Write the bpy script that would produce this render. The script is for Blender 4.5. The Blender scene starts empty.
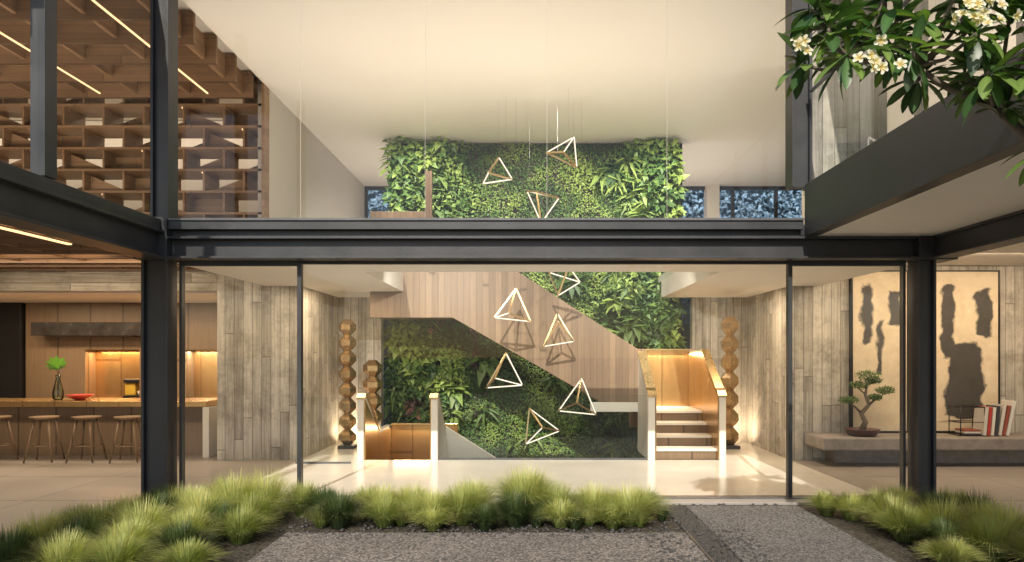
import bpy, math, random, bmesh
import numpy as np
from mathutils import Vector, Matrix, noise
random.seed(7); rng=np.random.default_rng(7)
scene=bpy.context.scene
scene.view_settings.view_transform='Standard'
scene.view_settings.look='None'
scene.view_settings.exposure=0

# ------------------------------------------------------------------ node helpers
def new_mat(name):
    m=bpy.data.materials.new(name); m.use_nodes=True
    nt=m.node_tree; nt.nodes.clear()
    out=nt.nodes.new('ShaderNodeOutputMaterial')
    return m,nt,out
def N(nt,t,**kw):
    n=nt.nodes.new('ShaderNode'+t)
    for k,v in kw.items(): setattr(n,k,v)
    return n
def L(nt,a,b): nt.links.new(a,b)
def setin(n,name,v):
    if isinstance(v,bpy.types.NodeSocket): n.id_data.links.new(v,n.inputs[name])
    else: n.inputs[name].default_value=v
def math_n(nt,op,a,b=None,c=None):
    n=N(nt,'Math',operation=op)
    setin(n,0,a)
    if b is not None: setin(n,1,b)
    if c is not None: setin(n,2,c)
    return n.outputs[0]
def mixc(nt,f,a,b,bt='MIX'):
    n=N(nt,'MixRGB',blend_type=bt)
    setin(n,'Fac',f)
    for k,v in (('Color1',a),('Color2',b)):
        if isinstance(v,tuple): v=(v[0],v[1],v[2],1)
        setin(n,k,v)
    return n.outputs[0]
def ramp(nt,f,stops):
    n=N(nt,'ValToRGB'); r=n.color_ramp
    while len(r.elements)<len(stops): r.elements.new(0.5)
    for e,(p,c) in zip(r.elements,stops):
        e.position=p; e.color=(c[0],c[1],c[2],1) if isinstance(c,tuple) else (c,c,c,1)
    L(nt,f,n.inputs[0]); return n.outputs[0]
def noise_n(nt,vec,scale,detail=4,rough=0.6):
    n=N(nt,'TexNoise'); n.inputs['Scale'].default_value=scale
    n.inputs['Detail'].default_value=min(detail,4); n.inputs['Roughness'].default_value=rough
    if vec is not None: L(nt,vec,n.inputs['Vector'])
    return n.outputs[0]
def pos(nt): return N(nt,'NewGeometry').outputs['Position']
def bump(nt,h,s=0.3,d=0.01):
    b=N(nt,'Bump'); b.inputs['Strength'].default_value=s; b.inputs['Distance'].default_value=d
    L(nt,h,b.inputs['Height']); return b.outputs[0]
def prin(nt,out,col,rough=0.5,metal=0.0,normal=None):
    p=N(nt,'BsdfPrincipled')
    if isinstance(col,tuple): p.inputs['Base Color'].default_value=(*col,1)
    else: L(nt,col,p.inputs['Base Color'])
    setin(p,'Roughness',rough); setin(p,'Metallic',metal)
    if normal is not None: L(nt,normal,p.inputs['Normal'])
    L(nt,p.outputs[0],out.inputs[0]); return p

def basic(name,col,rough=0.5,metal=0.0,var=0.15,scale=4.0,bs=0.1):
    m,nt,out=new_mat(name); p=pos(nt)
    n=noise_n(nt,p,scale,4)
    c=mixc(nt,n,tuple(x*(1-var) for x in col),tuple(min(1,x*(1+var)) for x in col))
    r=math_n(nt,'MULTIPLY_ADD',n,0.2,rough-0.1)
    nrm=None
    if bs>0.04: nrm=bump(nt,noise_n(nt,p,scale*12,2),bs,0.004)
    prin(nt,out,c,r,metal,nrm); return m

def boards(name,w,dark,light,seam,rough=0.6,length=2.4,stain=(0.3,0.27,0.22),stain_amt=0.35,grain=26,horizontal=False,metal=0.0,gk=0.9,sw=0.035,bs=0.5):
    m,nt,out=new_mat(name)
    s=N(nt,'SeparateXYZ'); L(nt,pos(nt),s.inputs[0])
    xy=math_n(nt,'ADD',s.outputs[0],s.outputs[1])
    u,v=(xy,s.outputs[2]) if not horizontal else (s.outputs[2],xy)
    uw=math_n(nt,'DIVIDE',u,w)
    idx=math_n(nt,'FLOOR',uw); fr=math_n(nt,'FRACT',uw)
    wn=N(nt,'TexWhiteNoise',noise_dimensions='1D'); L(nt,idx,wn.inputs['W'])
    vl=math_n(nt,'ADD',math_n(nt,'DIVIDE',v,length),math_n(nt,'MULTIPLY',wn.outputs[0],7.0))
    vi=math_n(nt,'FLOOR',vl); vf=math_n(nt,'FRACT',vl)
    cmb=N(nt,'CombineXYZ'); L(nt,idx,cmb.inputs[0]); L(nt,vi,cmb.inputs[1])
    wn2=N(nt,'TexWhiteNoise',noise_dimensions='2D'); L(nt,cmb.outputs[0],wn2.inputs['Vector'])
    g=N(nt,'CombineXYZ'); L(nt,math_n(nt,'MULTIPLY',u,grain),g.inputs[0]); L(nt,math_n(nt,'MULTIPLY',v,1.3),g.inputs[2])
    L(nt,math_n(nt,'MULTIPLY',wn2.outputs[0],30),g.inputs[1])
    gn=noise_n(nt,g.outputs[0],1.0,4,0.65)
    t=math_n(nt,'ADD',math_n(nt,'MULTIPLY',wn2.outputs[0],0.55),math_n(nt,'MULTIPLY',math_n(nt,'SUBTRACT',gn,0.3),gk))
    c=mixc(nt,t,dark,light)
    st=noise_n(nt,pos(nt),1.7,4,0.8)
    stf=math_n(nt,'MULTIPLY',ramp(nt,st,[(0.45,0.0),(0.66,1.0)]),stain_amt)
    c=mixc(nt,stf,c,stain)
    e1=math_n(nt,'MINIMUM',fr,math_n(nt,'SUBTRACT',1.0,fr))
    m1=ramp(nt,e1,[(0.0,1.0),(sw,0.0)])
    e2=math_n(nt,'MINIMUM',vf,math_n(nt,'SUBTRACT',1.0,vf))
    m2=ramp(nt,e2,[(0.0,1.0),(0.003,0.0)])
    sm=math_n(nt,'MAXIMUM',m1,m2)
    c=mixc(nt,math_n(nt,'MULTIPLY',sm,0.8),c,seam)
    h=math_n(nt,'SUBTRACT',math_n(nt,'ADD',math_n(nt,'MULTIPLY',gn,0.5),math_n(nt,'MULTIPLY',wn2.outputs[0],0.4)),sm)
    prin(nt,out,c,rough,metal,bump(nt,h,bs,0.008) if bs>0 else None); return m

def emis(name,col,strength):
    m,nt,out=new_mat(name); e=N(nt,'Emission'); e.inputs[0].default_value=(*col,1); e.inputs[1].default_value=strength
    L(nt,e.outputs[0],out.inputs[0]); return m
def glass(name,tint=(0.985,0.995,0.99),k=1.0):
    m,nt,out=new_mat(name)
    t=N(nt,'BsdfTransparent'); t.inputs[0].default_value=(*tint,1)
    g=N(nt,'BsdfGlossy'); g.inputs['Roughness'].default_value=0.01
    f=N(nt,'Fresnel'); f.inputs[0].default_value=1.45
    mx=N(nt,'MixShader'); L(nt,math_n(nt,'MULTIPLY',f.outputs[0],k),mx.inputs[0])
    L(nt,t.outputs[0],mx.inputs[1]); L(nt,g.outputs[0],mx.inputs[2]); L(nt,mx.outputs[0],out.inputs[0]); return m
def leafmat(name,rough=0.45,trans=0.3):
    m,nt,out=new_mat(name)
    a=N(nt,'Attribute'); a.attribute_name='Col'
    p=N(nt,'BsdfPrincipled'); L(nt,a.outputs[0],p.inputs['Base Color']); p.inputs['Roughness'].default_value=rough
    if trans==0:
        L(nt,p.outputs[0],out.inputs[0]); return m
    tr=N(nt,'BsdfTranslucent'); L(nt,mixc(nt,1.0,a.outputs[0],(1.3,1.5,0.6),'MULTIPLY'),tr.inputs[0])
    mx=N(nt,'MixShader'); mx.inputs[0].default_value=trans
    L(nt,p.outputs[0],mx.inputs[1]); L(nt,tr.outputs[0],mx.inputs[2]); L(nt,mx.outputs[0],out.inputs[0]); return m
def gravel(name,c1,c2,scale):
    m,nt,out=new_mat(name); p=pos(nt)
    v=N(nt,'TexVoronoi'); v.inputs['Scale'].default_value=scale; L(nt,p,v.inputs['Vector'])
    bw=N(nt,'RGBToBW'); L(nt,v.outputs['Color'],bw.inputs[0])
    n=noise_n(nt,p,1.3,4)
    c=mixc(nt,ramp(nt,bw.outputs[0],[(0.25,0.0),(0.75,1.0)]),c1,c2)
    c=mixc(nt,math_n(nt,'MULTIPLY',ramp(nt,n,[(0.35,0.0),(0.7,1.0)]),0.35),c,tuple(x*0.6 for x in c1))
    d=math_n(nt,'SUBTRACT',1.0,v.outputs['Distance'])
    c=mixc(nt,ramp(nt,v.outputs['Distance'],[(0.4,0.0),(0.8,0.8)]),c,tuple(x*0.25 for x in c1))
    prin(nt,out,c,0.8,0,bump(nt,d,0.8,0.01)); return m

M={}
M['steel']=basic('dark_steel',(0.040,0.041,0.045),0.42,0.1,0.6,2.2,0.25)
M['steel_l']=basic('lighter_steel',(0.10,0.102,0.11),0.4,0.2,0.5,3,0.15)  # lighter grey than the main frame steel
M['conc']=boards('board_marked_concrete',0.14,(0.23,0.205,0.175),(0.66,0.62,0.55),(0.09,0.075,0.06),0.8,2.8,(0.17,0.15,0.125),0.65,34,gk=1.7,sw=0.06)
M['conc_h']=boards('board_marked_concrete_h',0.15,(0.24,0.215,0.18),(0.60,0.56,0.49),(0.10,0.08,0.06),0.8,3.0,(0.19,0.165,0.135),0.6,30,horizontal=True,gk=1.5,sw=0.05)
M['timber']=boards('oak_cladding',0.105,(0.135,0.088,0.054),(0.27,0.182,0.115),(0.06,0.038,0.024),0.5,9,(0.11,0.07,0.042),0.25,26,sw=0.055,bs=0.0)
M['timber_k']=boards('oak_joinery',0.6,(0.16,0.105,0.062),(0.30,0.205,0.125),(0.03,0.02,0.01),0.4,9,(0.13,0.08,0.048),0.2,40,bs=0.2)
M['timber_d']=boards('walnut_screen',0.11,(0.18,0.105,0.06),(0.33,0.205,0.12),(0.05,0.03,0.02),0.45,3,(0.11,0.062,0.035),0.3,30,horizontal=True,bs=0.2)
M['copper']=boards('copper_panel',0.5,(0.52,0.32,0.13),(0.66,0.43,0.20),(0.25,0.13,0.05),0.26,9,(0.44,0.25,0.09),0.4,12,metal=0.8,bs=0.1)
M['plaster']=basic('white_plaster',(0.72,0.675,0.61),0.7,0,0.03,0.8,0.0)
M['white']=basic('white_render',(0.76,0.725,0.66),0.6,0,0.04,1.5,0.0)
M['greige']=basic('greige_plaster',(0.46,0.42,0.37),0.7,0,0.08,0.9,0.05)
M['floor_in']=basic('honed_limestone',(0.78,0.745,0.69),0.17,0,0.07,1.2,0.0)
M['floor_out']=basic('sandstone_paving',(0.33,0.30,0.275),0.4,0,0.25,1.1,0.12)
M['soil']=gravel('mulch',(0.05,0.04,0.03),(0.12,0.10,0.075),40)
M['gravel']=gravel('exposed_gravel',(0.15,0.13,0.118),(0.36,0.32,0.29),52)
M['gravel2']=gravel('exposed_gravel_grey',(0.12,0.112,0.106),(0.29,0.27,0.26),58)
M['ground']=basic('ground_earth',(0.12,0.11,0.09),0.9,0,0.3,0.5,0.3)
M['pebble']=basic('black_pebble',(0.05,0.047,0.045),0.5,0,0.6,30,0.1)
M['black']=basic('black_laminate',(0.012,0.011,0.011),0.35,0,0.3,3,0.05)
M['marble']=basic('dark_marble',(0.035,0.030,0.027),0.25,0,0.9,5,0.0)
M['stone']=basic('rough_bench_stone',(0.27,0.24,0.22),0.6,0,0.5,9,0.6)
M['brass']=basic('brushed_brass',(0.60,0.43,0.22),0.28,0.85,0.15,6,0.05)
M['gold']=basic('brass_sculpture',(0.52,0.36,0.19),0.25,0.85,0.4,7,0.12)
M['glass']=glass('clear_glass')
M['glass_r']=glass('balustrade_glass',(0.90,0.93,0.91),1.0)
M['glass_b']=glass('balcony_glass',(0.95,0.97,0.96),0.3)
M['led']=emis('led_white',(1,0.90,0.74),1.7)
M['led_w']=emis('led_warm',(1,0.62,0.30),2.0)
M['bark']=basic('bark',(0.16,0.13,0.10),0.8,0,0.4,18,0.6)
M['leaf']=leafmat('leaf',0.38)
M['leaf_w']=leafmat('wall_leaf',0.5,0)
M['leaf_g']=leafmat('grass_blade',0.5,0.35)
M['petal']=leafmat('petal',0.5,0.3)

# ------------------------------------------------------------------ mesh helpers
def root(name,loc=(0,0,0)):
    e=bpy.data.objects.new(name,None); e.empty_display_size=0.2; scene.collection.objects.link(e); e.location=loc; return e
def obj(name,verts,faces,mat,parent=None,smooth=False,cols=None,local=False):
    me=bpy.data.meshes.new(name)
    if isinstance(verts,np.ndarray): verts=verts.tolist()
    if isinstance(faces,np.ndarray): faces=faces.tolist()
    me.from_pydata(verts,[],faces); me.update()
    if cols is not None:
        a=me.color_attributes.new('Col','FLOAT_COLOR','POINT')
        c=np.ones((len(verts),4),dtype=np.float32); c[:,:3]=cols
        a.data.foreach_set('color',c.ravel())
    if smooth: me.polygons.foreach_set('use_smooth',[True]*len(me.polygons))
    if mat: me.materials.append(mat)
    o=bpy.data.objects.new(name,me); scene.collection.objects.link(o)
    if parent:
        o.parent=parent
        if not local: o.location=-Vector(parent.location)
    return o
def bev(o,w=0.006,seg=2):
    b=o.modifiers.new('bevel','BEVEL'); b.width=w; b.segments=seg; b.limit_method='ANGLE'; return o
BF=[(0,3,2,1),(4,5,6,7),(0,1,5,4),(1,2,6,5),(2,3,7,6),(3,0,4,7)]
def bv(x0,x1,y0,y1,z0,z1,z1b=None):
    zb=z1 if z1b is None else z1b
    return [(x0,y0,z0),(x1,y0,z0),(x1,y1,z0),(x0,y1,z0),(x0,y0,z1),(x1,y0,zb),(x1,y1,zb),(x0,y1,z1)]
def box(name,par,x0,x1,y0,y1,z0,z1,mat,b=0.004,local=False):
    o=obj(name,bv(x0,x1,y0,y1,z0,z1),BF,M[mat] if isinstance(mat,str) else mat,par,local=local)
    if b: bev(o,b)
    return o
def boxes(name,par,lst,mat,b=0.0,local=False):
    V=[];F=[]
    for q in lst:
        k=len(V); V+=bv(*q); F+=[tuple(i+k for i in f) for f in BF]
    o=obj(name,V,F,M[mat],par,local=local)
    if b: bev(o,b)
    return o
def prism(name,par,poly,axis,a0,a1,mat,b=0.004):
    """extrude 2D poly; axis 'y': poly is (x,z); axis 'x': poly is (y,z)"""
    n=len(poly)
    f=(lambda p,a:(p[0],a,p[1])) if axis=='y' else (lambda p,a:(a,p[0],p[1]))
    V=[f(p,a0) for p in poly]+[f(p,a1) for p in poly]
    F=[tuple(range(n)),tuple(range(2*n-1,n-1,-1))]+[(i,i+n,(i+1)%n+n,(i+1)%n) for i in range(n)]
    o=obj(name,V,F,M[mat],par)
    bm=bmesh.new(); bm.from_mesh(o.data); bmesh.ops.recalc_face_normals(bm,faces=bm.faces); bm.to_mesh(o.data); bm.free()
    if b: bev(o,b)
    return o
def quad(name,par,pts,mat): return obj(name,pts,[tuple(range(len(pts)))],M[mat],par)
def tube_data(pts,rad,sides=8):
    V=[];F=[]
    pts=[Vector(p) for p in pts]
    for i,p in enumerate(pts):
        d=(pts[min(i+1,len(pts)-1)]-pts[max(i-1,0)]).normalized()
        a=d.orthogonal().normalized() if i==0 else (a-d*a.dot(d)).normalized()
        b=d.cross(a)
        for k in range(sides):
            t=2*math.pi*k/sides
            V.append(tuple(p+(a*math.cos(t)+b*math.sin(t))*rad[i]))
    for i in range(len(pts)-1):
        for k in range(sides):
            F.append((i*sides+k,i*sides+(k+1)%sides,(i+1)*sides+(k+1)%sides,(i+1)*sides+k))
    F.append(tuple(range(sides-1,-1,-1))); F.append(tuple(range((len(pts)-1)*sides,len(pts)*sides)))
    return V,F
def tubes(name,par,lst,mat,sides=8,local=False,smooth=True):
    V=[];F=[]
    for pts,rad in lst:
        if not isinstance(rad,(list,tuple)): rad=[rad]*len(pts)
        v,f=tube_data(pts,rad,sides); k=len(V); V+=v; F+=[tuple(i+k for i in q) for q in f]
    return obj(name,V,F,M[mat],par,smooth,local=local)
def lathe(name,par,prof,mat,loc=(0,0,0),seg=24,local=False,smooth=True):
    V=[];F=[]
    for r,z in prof:
        for k in range(seg):
            t=2*math.pi*k/seg; V.append((loc[0]+r*math.cos(t),loc[1]+r*math.sin(t),loc[2]+z))
    for i in range(len(prof)-1):
        for k in range(seg):
            F.append((i*seg+k,i*seg+(k+1)%seg,(i+1)*seg+(k+1)%seg,(i+1)*seg+k))
    F.append(tuple(range(seg-1,-1,-1))); F.append(tuple(range((len(prof)-1)*seg,len(prof)*seg)))
    return obj(name,V,F,M[mat] if isinstance(mat,str) else mat,par,smooth,local=local)
def area(name,par,loc,sx,sy,power,col,d=(0,0,-1)):
    l=bpy.data.lights.new(name,'AREA'); l.shape='RECTANGLE'; l.size=sx; l.size_y=sy; l.energy=power; l.color=col
    o=bpy.data.objects.new(name,l); scene.collection.objects.link(o)
    o.rotation_euler=Vector(d).to_track_quat('-Z','Y').to_euler()
    o.location=Vector(loc)-(Vector(par.location) if par else Vector()); o.parent=par; return o
def spot(name,par,loc,power,col,d,size=80,blend=0.8,rad=0.02):
    l=bpy.data.lights.new(name,'SPOT'); l.energy=power; l.color=col; l.spot_size=math.radians(size); l.spot_blend=blend; l.shadow_soft_size=rad
    o=bpy.data.objects.new(name,l); scene.collection.objects.link(o)
    o.rotation_euler=Vector(d).to_track_quat('-Z','Y').to_euler()
    o.location=Vector(loc)-(Vector(par.location) if par else Vector()); o.parent=par; return o
WARM=(1,0.76,0.50); NEUT=(1,0.87,0.72)

# ------------------------------------------------------------------ camera, sky, sun
cam=bpy.data.cameras.new('camera'); co=bpy.data.objects.new('camera',cam); scene.collection.objects.link(co)
co.location=(0,0,1.6); co.rotation_euler=(math.radians(90),0,0)
cam.sensor_width=36; cam.lens=24.61; cam.shift_x=-0.0176; cam.shift_y=0.0723; cam.clip_end=1000
scene.camera=co
w=bpy.data.worlds.new('World'); scene.world=w; w.use_nodes=True
nt=w.node_tree; bg=nt.nodes['Background']; sky=nt.nodes.new('ShaderNodeTexSky'); sky.sky_type='NISHITA'
sky.sun_disc=False; sky.sun_elevation=math.radians(36); sky.sun_rotation=math.radians(187)
nt.links.new(sky.outputs[0],bg.inputs[0]); bg.inputs[1].default_value=0.13
sl=bpy.data.lights.new('sun','SUN'); sl.energy=5.0; sl.angle=math.radians(0.5); sl.color=(1,0.92,0.79)
so=bpy.data.objects.new('sun',sl); scene.collection.objects.link(so)
SUND=Vector((0.10,0.80,-0.588))
so.rotation_euler=SUND.to_track_quat('-Z','Y').to_euler(); so.location=(-1,-5,12)

# ------------------------------------------------------------------ ground
def ring(name,ox0,ox1,oy0,oy1,ix0,ix1,iy0,iy1,z,mat):
    V=[(ox0,oy0,z),(ox1,oy0,z),(ox1,oy1,z),(ox0,oy1,z),(ix0,iy0,z),(ix1,iy0,z),(ix1,iy1,z),(ix0,iy1,z)]
    return obj(name,V,[(0,1,5,4),(1,2,6,5),(2,3,7,6),(3,0,4,7)],M[mat])
ring('ground',-400,400,-400,400,-3.4,3.9,9,14,-0.12,'ground')
quad('planting_bed',None,[(-4.02,0,-0.03),(4.38,0,-0.03),(4.38,7.62,-0.03),(-4.02,7.62,-0.03)],'soil')
box('gravel_path',None,-2.2,1.42,0,6.32,-0.1,0.0,'gravel',0.01)
box('gravel_path.001',None,1.66,2.85,0,7.45,-0.1,0.0,'gravel2',0.01)
house=root('modern_house')
box('path_edging',house,1.40,1.42,0,6.32,-0.1,0.012,'steel',0)
box('terrace_paving_west',house,-12,-4.02,0,10.67,-0.14,0.0,'floor_out')
box('terrace_paving_east',house,4.38,12,0,10.67,-0.14,0.0,'floor_out')
boxes('paving_joints',house,[(x-0.003,x+0.003,0,10.66,-0.002,0.0015) for x in (-10,-8.5,-7,-5.5,5.9,7.4,8.9,10.4)]+[(a,b,y-0.003,y+0.003,-0.002,0.0018) for a,b in ((-12,-4.03),(4.39,12)) for y in (3.2,4.7,6.2,7.7,9.2)],'stone')
box('threshold_step',house,-4.02,4.38,7.62,7.80,-0.14,-0.004,'floor_out')
box('floor_side_left',house,-4.02,-3.5,7.96,10.67,-0.14,-0.0,'floor_out')
box('floor_side_right',house,3.96,4.38,7.96,10.67,-0.14,-0.0,'floor_out')
box('floor_hall',house,-3.5,3.96,7.96,10.66,-0.2,0.003,'floor_in',0.002)
box('floor_back_left',house,-3.5,-2.62,10.66,12.8,-0.2,0.003,'floor_in',0.0)
box('floor_back_right',house,2.97,3.96,10.66,12.8,-0.2,0.003,'floor_in',0.0)
box('sliding_track',house,-4.02,4.38,7.80,7.96,-0.14,0.006,'steel_l')
V=[];F=[]
ico=[(0,0,1),(0.9,0,0.4),(0.28,0.85,0.4),(-0.72,0.53,0.4),(-0.72,-0.53,0.4),(0.28,-0.85,0.4),(0.9,0,-0.3),(0,0.9,-0.3),(-0.9,0,-0.3),(0,-0.9,-0.3)]
icf=[(0,1,2),(0,2,3),(0,3,4),(0,4,5),(0,5,1),(1,6,7,2),(2,7,8,3),(3,8,4),(4,8,9,5),(5,9,6,1)]
for i in range(3000):
    r=random.uniform(0.012,0.03); x=random.uniform(1.43,1.65); y=random.uniform(4.3,7.5)
    if i>1900: x=random.uniform(-2.3,2.9); y=random.uniform(6.3,7.6)
    if i>2600: x=random.choice([random.gauss(1.2,0.15),random.gauss(1.75,0.1),random.uniform(-2.2,1.3)]); y=random.uniform(5.2,6.4) if x>1 else random.uniform(6.1,6.4); r*=0.6
    a=random.uniform(0,6.28); k=len(V); sx=random.uniform(0.7,1.3)
    z0=0.004 if i>2600 else -0.02
    for p in ico:
        V.append((x+(p[0]*math.cos(a)*sx-p[1]*math.sin(a))*r,y+(p[0]*math.sin(a)*sx+p[1]*math.cos(a))*r,z0+p[2]*r*0.7))
    F+=[tuple(q+k for q in f) for f in icf]
obj('pebble_strip',V,F,M['pebble'],smooth=True)

# ------------------------------------------------------------------ steel frame
def hcol(name,x0,x1,y0,y1,z0,z1):
    ym=(y0+y1)/2
    boxes(name,house,[(x0,x0+0.03,y0,y1,z0,z1),(x1-0.03,x1,y0,y1,z0,z1),(x0+0.03,x1-0.03,ym-0.06,ym+0.02,z0,z1)],'steel',0.003)
hcol('column_left',-4.27,-3.98,7.68,7.9,0,2.65)
hcol('column_left_upper',-4.17,-3.97,7.68,7.9,3.09,6.1)
hcol('column_right',4.26,4.46,7.68,7.9,0,2.65)
hcol('column_right_upper',2.88,3.10,7.68,7.9,3.45,6.1)
boxes('beam_nodes',house,[(-4.30,-3.94,7.585,7.93,2.64,3.098),(4.22,4.64,7.585,7.93,2.64,2.90)],'steel',0.004)
boxes('facade_beam',house,[(-3.94,4.22,7.60,7.92,2.65,2.675),(-3.94,4.22,7.60,7.92,2.865,2.89),(-3.94,4.22,7.70,7.78,2.675,2.865)],'steel',0.003)
boxes('facade_beam_upper',house,[(-3.94,2.98,7.62,7.92,2.97,3.06),(-3.94,2.98,7.70,7.92,2.892,2.97)],'steel',0.003)
box('facade_beam_nosing',house,-3.94,2.98,7.60,7.94,3.062,3.09,'steel_l')
boxes('side_beam_left',house,[(-4.24,-3.96,0.5,7.584,2.65,2.675),(-4.24,-3.96,0.5,7.584,2.925,2.95),(-4.12,-4.04,0.5,7.584,2.675,2.925)],'steel',0.003)
box('side_beam_left_cap',house,-4.2,-4.0,0.5,7.584,2.952,3.07,'steel')
boxes('side_beam_right',house,[(4.36,4.60,0.5,7.584,2.65,2.675),(4.36,4.60,0.5,7.584,2.865,2.888),(4.40,4.48,0.5,7.584,2.675,2.865)],'steel',0.003)
boxes('sliding_door_frames',house,[(-2.61,-2.565,7.84,7.92,0.006,2.65),(2.895,2.94,7.84,7.92,0.006,2.65),(-3.93,-3.90,7.84,7.92,0.006,2.65),(4.18,4.21,7.84,7.92,0.006,2.65),
   (-3.90,-2.61,7.85,7.9,2.6,2.649),(-2.565,2.895,7.85,7.9,2.62,2.649),(2.94,4.18,7.85,7.9,2.6,2.649)],'steel',0.002)
boxes('upper_glass_joints',house,[(x-0.002,x+0.002,7.872,7.876,3.09,6.0) for x in (-2.58,-1.18,0.19,1.54)],'greige')
boxes('upper_mullions_left',house,[(-4.14,-4.02,5.80,5.95,3.09,6.1),(-4.14,-4.02,3.2,3.36,3.09,6.1)],'steel')
for nm,x0,x1,z0,z1 in (('glass_a',-3.90,-2.61,0,2.6),('glass_b',-2.565,2.895,0,2.62),('glass_c',2.94,4.18,0,2.6),('glass_upper',-3.94,2.87,3.09,6.0)):
    quad(nm,house,[(x0,7.88,z0),(x1,7.88,z0),(x1,7.88,z1),(x0,7.88,z1)],'glass')
quad('glass_left_upper',house,[(-4.08,0.5,3.09),(-4.08,7.6,3.09),(-4.08,7.6,6.0),(-4.08,0.5,6.0)],'glass_b')

# ------------------------------------------------------------------ hall shell
CZ=5.70
box('wall_left_block',house,-4.77,-3.5,10.67,13.0,0,3.0,'conc')
box('wall_right_block',house,3.96,12,10.67,13.0,0,3.0,'conc')
box('wall_back_left',house,-3.5,-2.72,12.8,13.0,-3,2.66,'conc',0)
box('wall_back_right',house,2.97,3.96,12.8,13.0,-3,2.66,'conc',0)
boxes('hall_ceiling',house,[(-4.05,4.4,7.93,8.86,2.652,2.96),(-4.05,-2.1,8.86,12.79,2.652,2.96),(2.4,4.4,8.86,12.79,2.652,2.96)],'plaster')
boxes('upper_floor_slab',house,[(-4.05,9,7.95,8.84,2.962,3.08),(-4.05,-2.12,8.84,17,2.962,3.08),(2.42,9,8.84,17,2.962,3.08),(-2.12,2.42,13.7,17,2.962,3.08)],'floor_in')
box('upper_ceiling',house,-4.02,9,7.94,17,CZ,5.95,'plaster')
box('roof',house,-12,12,7.6,17.2,5.96,6.2,'white')
box('upper_wall_left',house,-4.2,-4.02,10.8,17,3.08,5.95,'greige')
box('upper_wall_right',house,8.8,9,7.94,17,3.08,CZ,'plaster')
boxes('rear_window_frames',house,[(-4.02,9,17.0,17.1,3.0,3.8),(-4.02,9,17.0,17.1,5.62,5.7)]+[(x,x+0.07,17,17.1,3.8,5.62) for x in (-4.02,-3.4,-2.6,-1,0.6,2.2,3.5,4.9,5.95,7.4)],'steel')
box('rear_pier',house,4.25,4.55,16.8,17.1,3.08,CZ,'plaster')
box('basement_floor',house,-3.5,3.96,10.6,13.6,-3.1,-3.0,'floor_in')
boxes('basement_walls',house,[(-3.6,-3.5,10.6,13.6,-3,-0.2),(3.96,4.06,10.6,13.6,-3,-0.2),(-3.5,3.96,10.5,10.6,-3,-0.2)],'white')
box('left_upper_room_back',house,-12,-4.2,13.0,13.1,3.08,5.95,'greige')

# left wing
box('west_floor_slab',house,-12,-4.31,0.5,13,3.0,3.08,'plaster')
boxes('west_soffit_slats',house,[(-12,-4.5,y,y+0.05,2.86,3.0) for y in np.arange(2,10.6,0.42)]+[(x,x+0.04,2,10.6,2.88,2.998) for x in np.arange(-11.5,-4.6,0.9)],'timber_d')
box('west_cove_light',house,-5.22,-5.17,2,7.9,2.842,2.857,'led_w',0)
box('bulkhead',house,-12,-4.772,10.67,10.85,2.58,3.0,'conc_h')
box('west_outer_wall',house,-12.2,-12,0.5,13.4,0,6,'greige')
boxes('west_pergola',house,[(-12,-4.2,y,y+0.05,5.5,5.9) for y in np.arange(4.4,10.7,0.62)]+[(x,x+0.05,4,10.7,5.56,5.88) for x in np.arange(-11.6,-4.2,0.8)],'timber_d')
box('west_roof',house,-12,-4.18,4.4,10.8,5.92,5.955,'plaster')
L2=[];led=[]
zs=np.arange(3.1,5.9,0.335)
for i,z in enumerate(zs):
    L2.append((-12,-4.07,10.8,11.35,z,z+0.035))
    for j in range(14):
        x=-4.10-j*0.62-(0.31 if i%2 else 0)
        L2.append((x-0.03,x,10.82,11.34,z+0.036,z+0.334))
        q=(i*7+j*3)%5
        if q<4:
            a,b=((0.30,0.06),(0.08,0.30),(0.298,0.298),(0.05,0.26))[q]
            L2.append((x-0.60,x-0.035,10.95+0.07*q,10.98+0.07*q,z+0.04,z+a,z+b))
        if (i+j*2)%5==0: led.append((x-0.05,x-0.032,10.83,11.3,z+0.310,z+0.328))
boxes('timber_screen',house,L2,'timber_d')
box('timber_screen_end',house,-4.068,-4.022,10.6,10.798,3.08,5.9,'timber_d')
boxes('timber_screen_leds',house,led,'led_w')
boxes('pergola_leds',house,[(x,x+0.02,4.5,10.4,5.48,5.496) for x in np.arange(-11.2,-4.4,1.6)],'led_w')

# right wing
box('balcony_fascia',house,2.98,3.12,0.3,7.60,2.89,3.45,'steel')
box('balcony_soffit',house,3.12,4.36,0.3,7.62,2.892,3.0,'white')
box('east_floor_slab',house,4.36,12,0.3,10.6,2.95,3.08,'plaster')
box('balcony_deck',house,3.12,9,0.3,7.9,3.3,3.44,'floor_out')
quad('balcony_glass',house,[(3.05,0.3,3.45),(3.05,7.6,3.45),(3.05,7.6,4.45),(3.05,0.3,4.45)],'glass_b')
box('balcony_handrail',house,3.03,3.07,0.3,7.6,4.45,4.475,'steel_l')
box('east_upper_wall',house,3.16,3.88,7.9,8.1,3.44,5.95,'conc')
box('east_upper_wall_back',house,3.88,9,9.8,10,3.08,5.95,'plaster')
boxes('east_upper_frames',house,[(3.88,3.98,7.8,7.95,3.44,5.95),(4.36,4.44,7.8,7.95,3.44,5.95)]+[(4.36,4.44,y,y+0.08,3.44,5.95) for y in (6.2,4.4,2.6,0.8)],'steel')
box('east_upper_ceiling',house,3.16,9,2.3,10,5.72,5.9,'plaster')
box('east_room_wall',house,8.9,9,0.3,9.8,3.08,5.7,'greige')
box('east_outer_wall',house,12,12.2,0.5,13,0,6,'greige')

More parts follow.
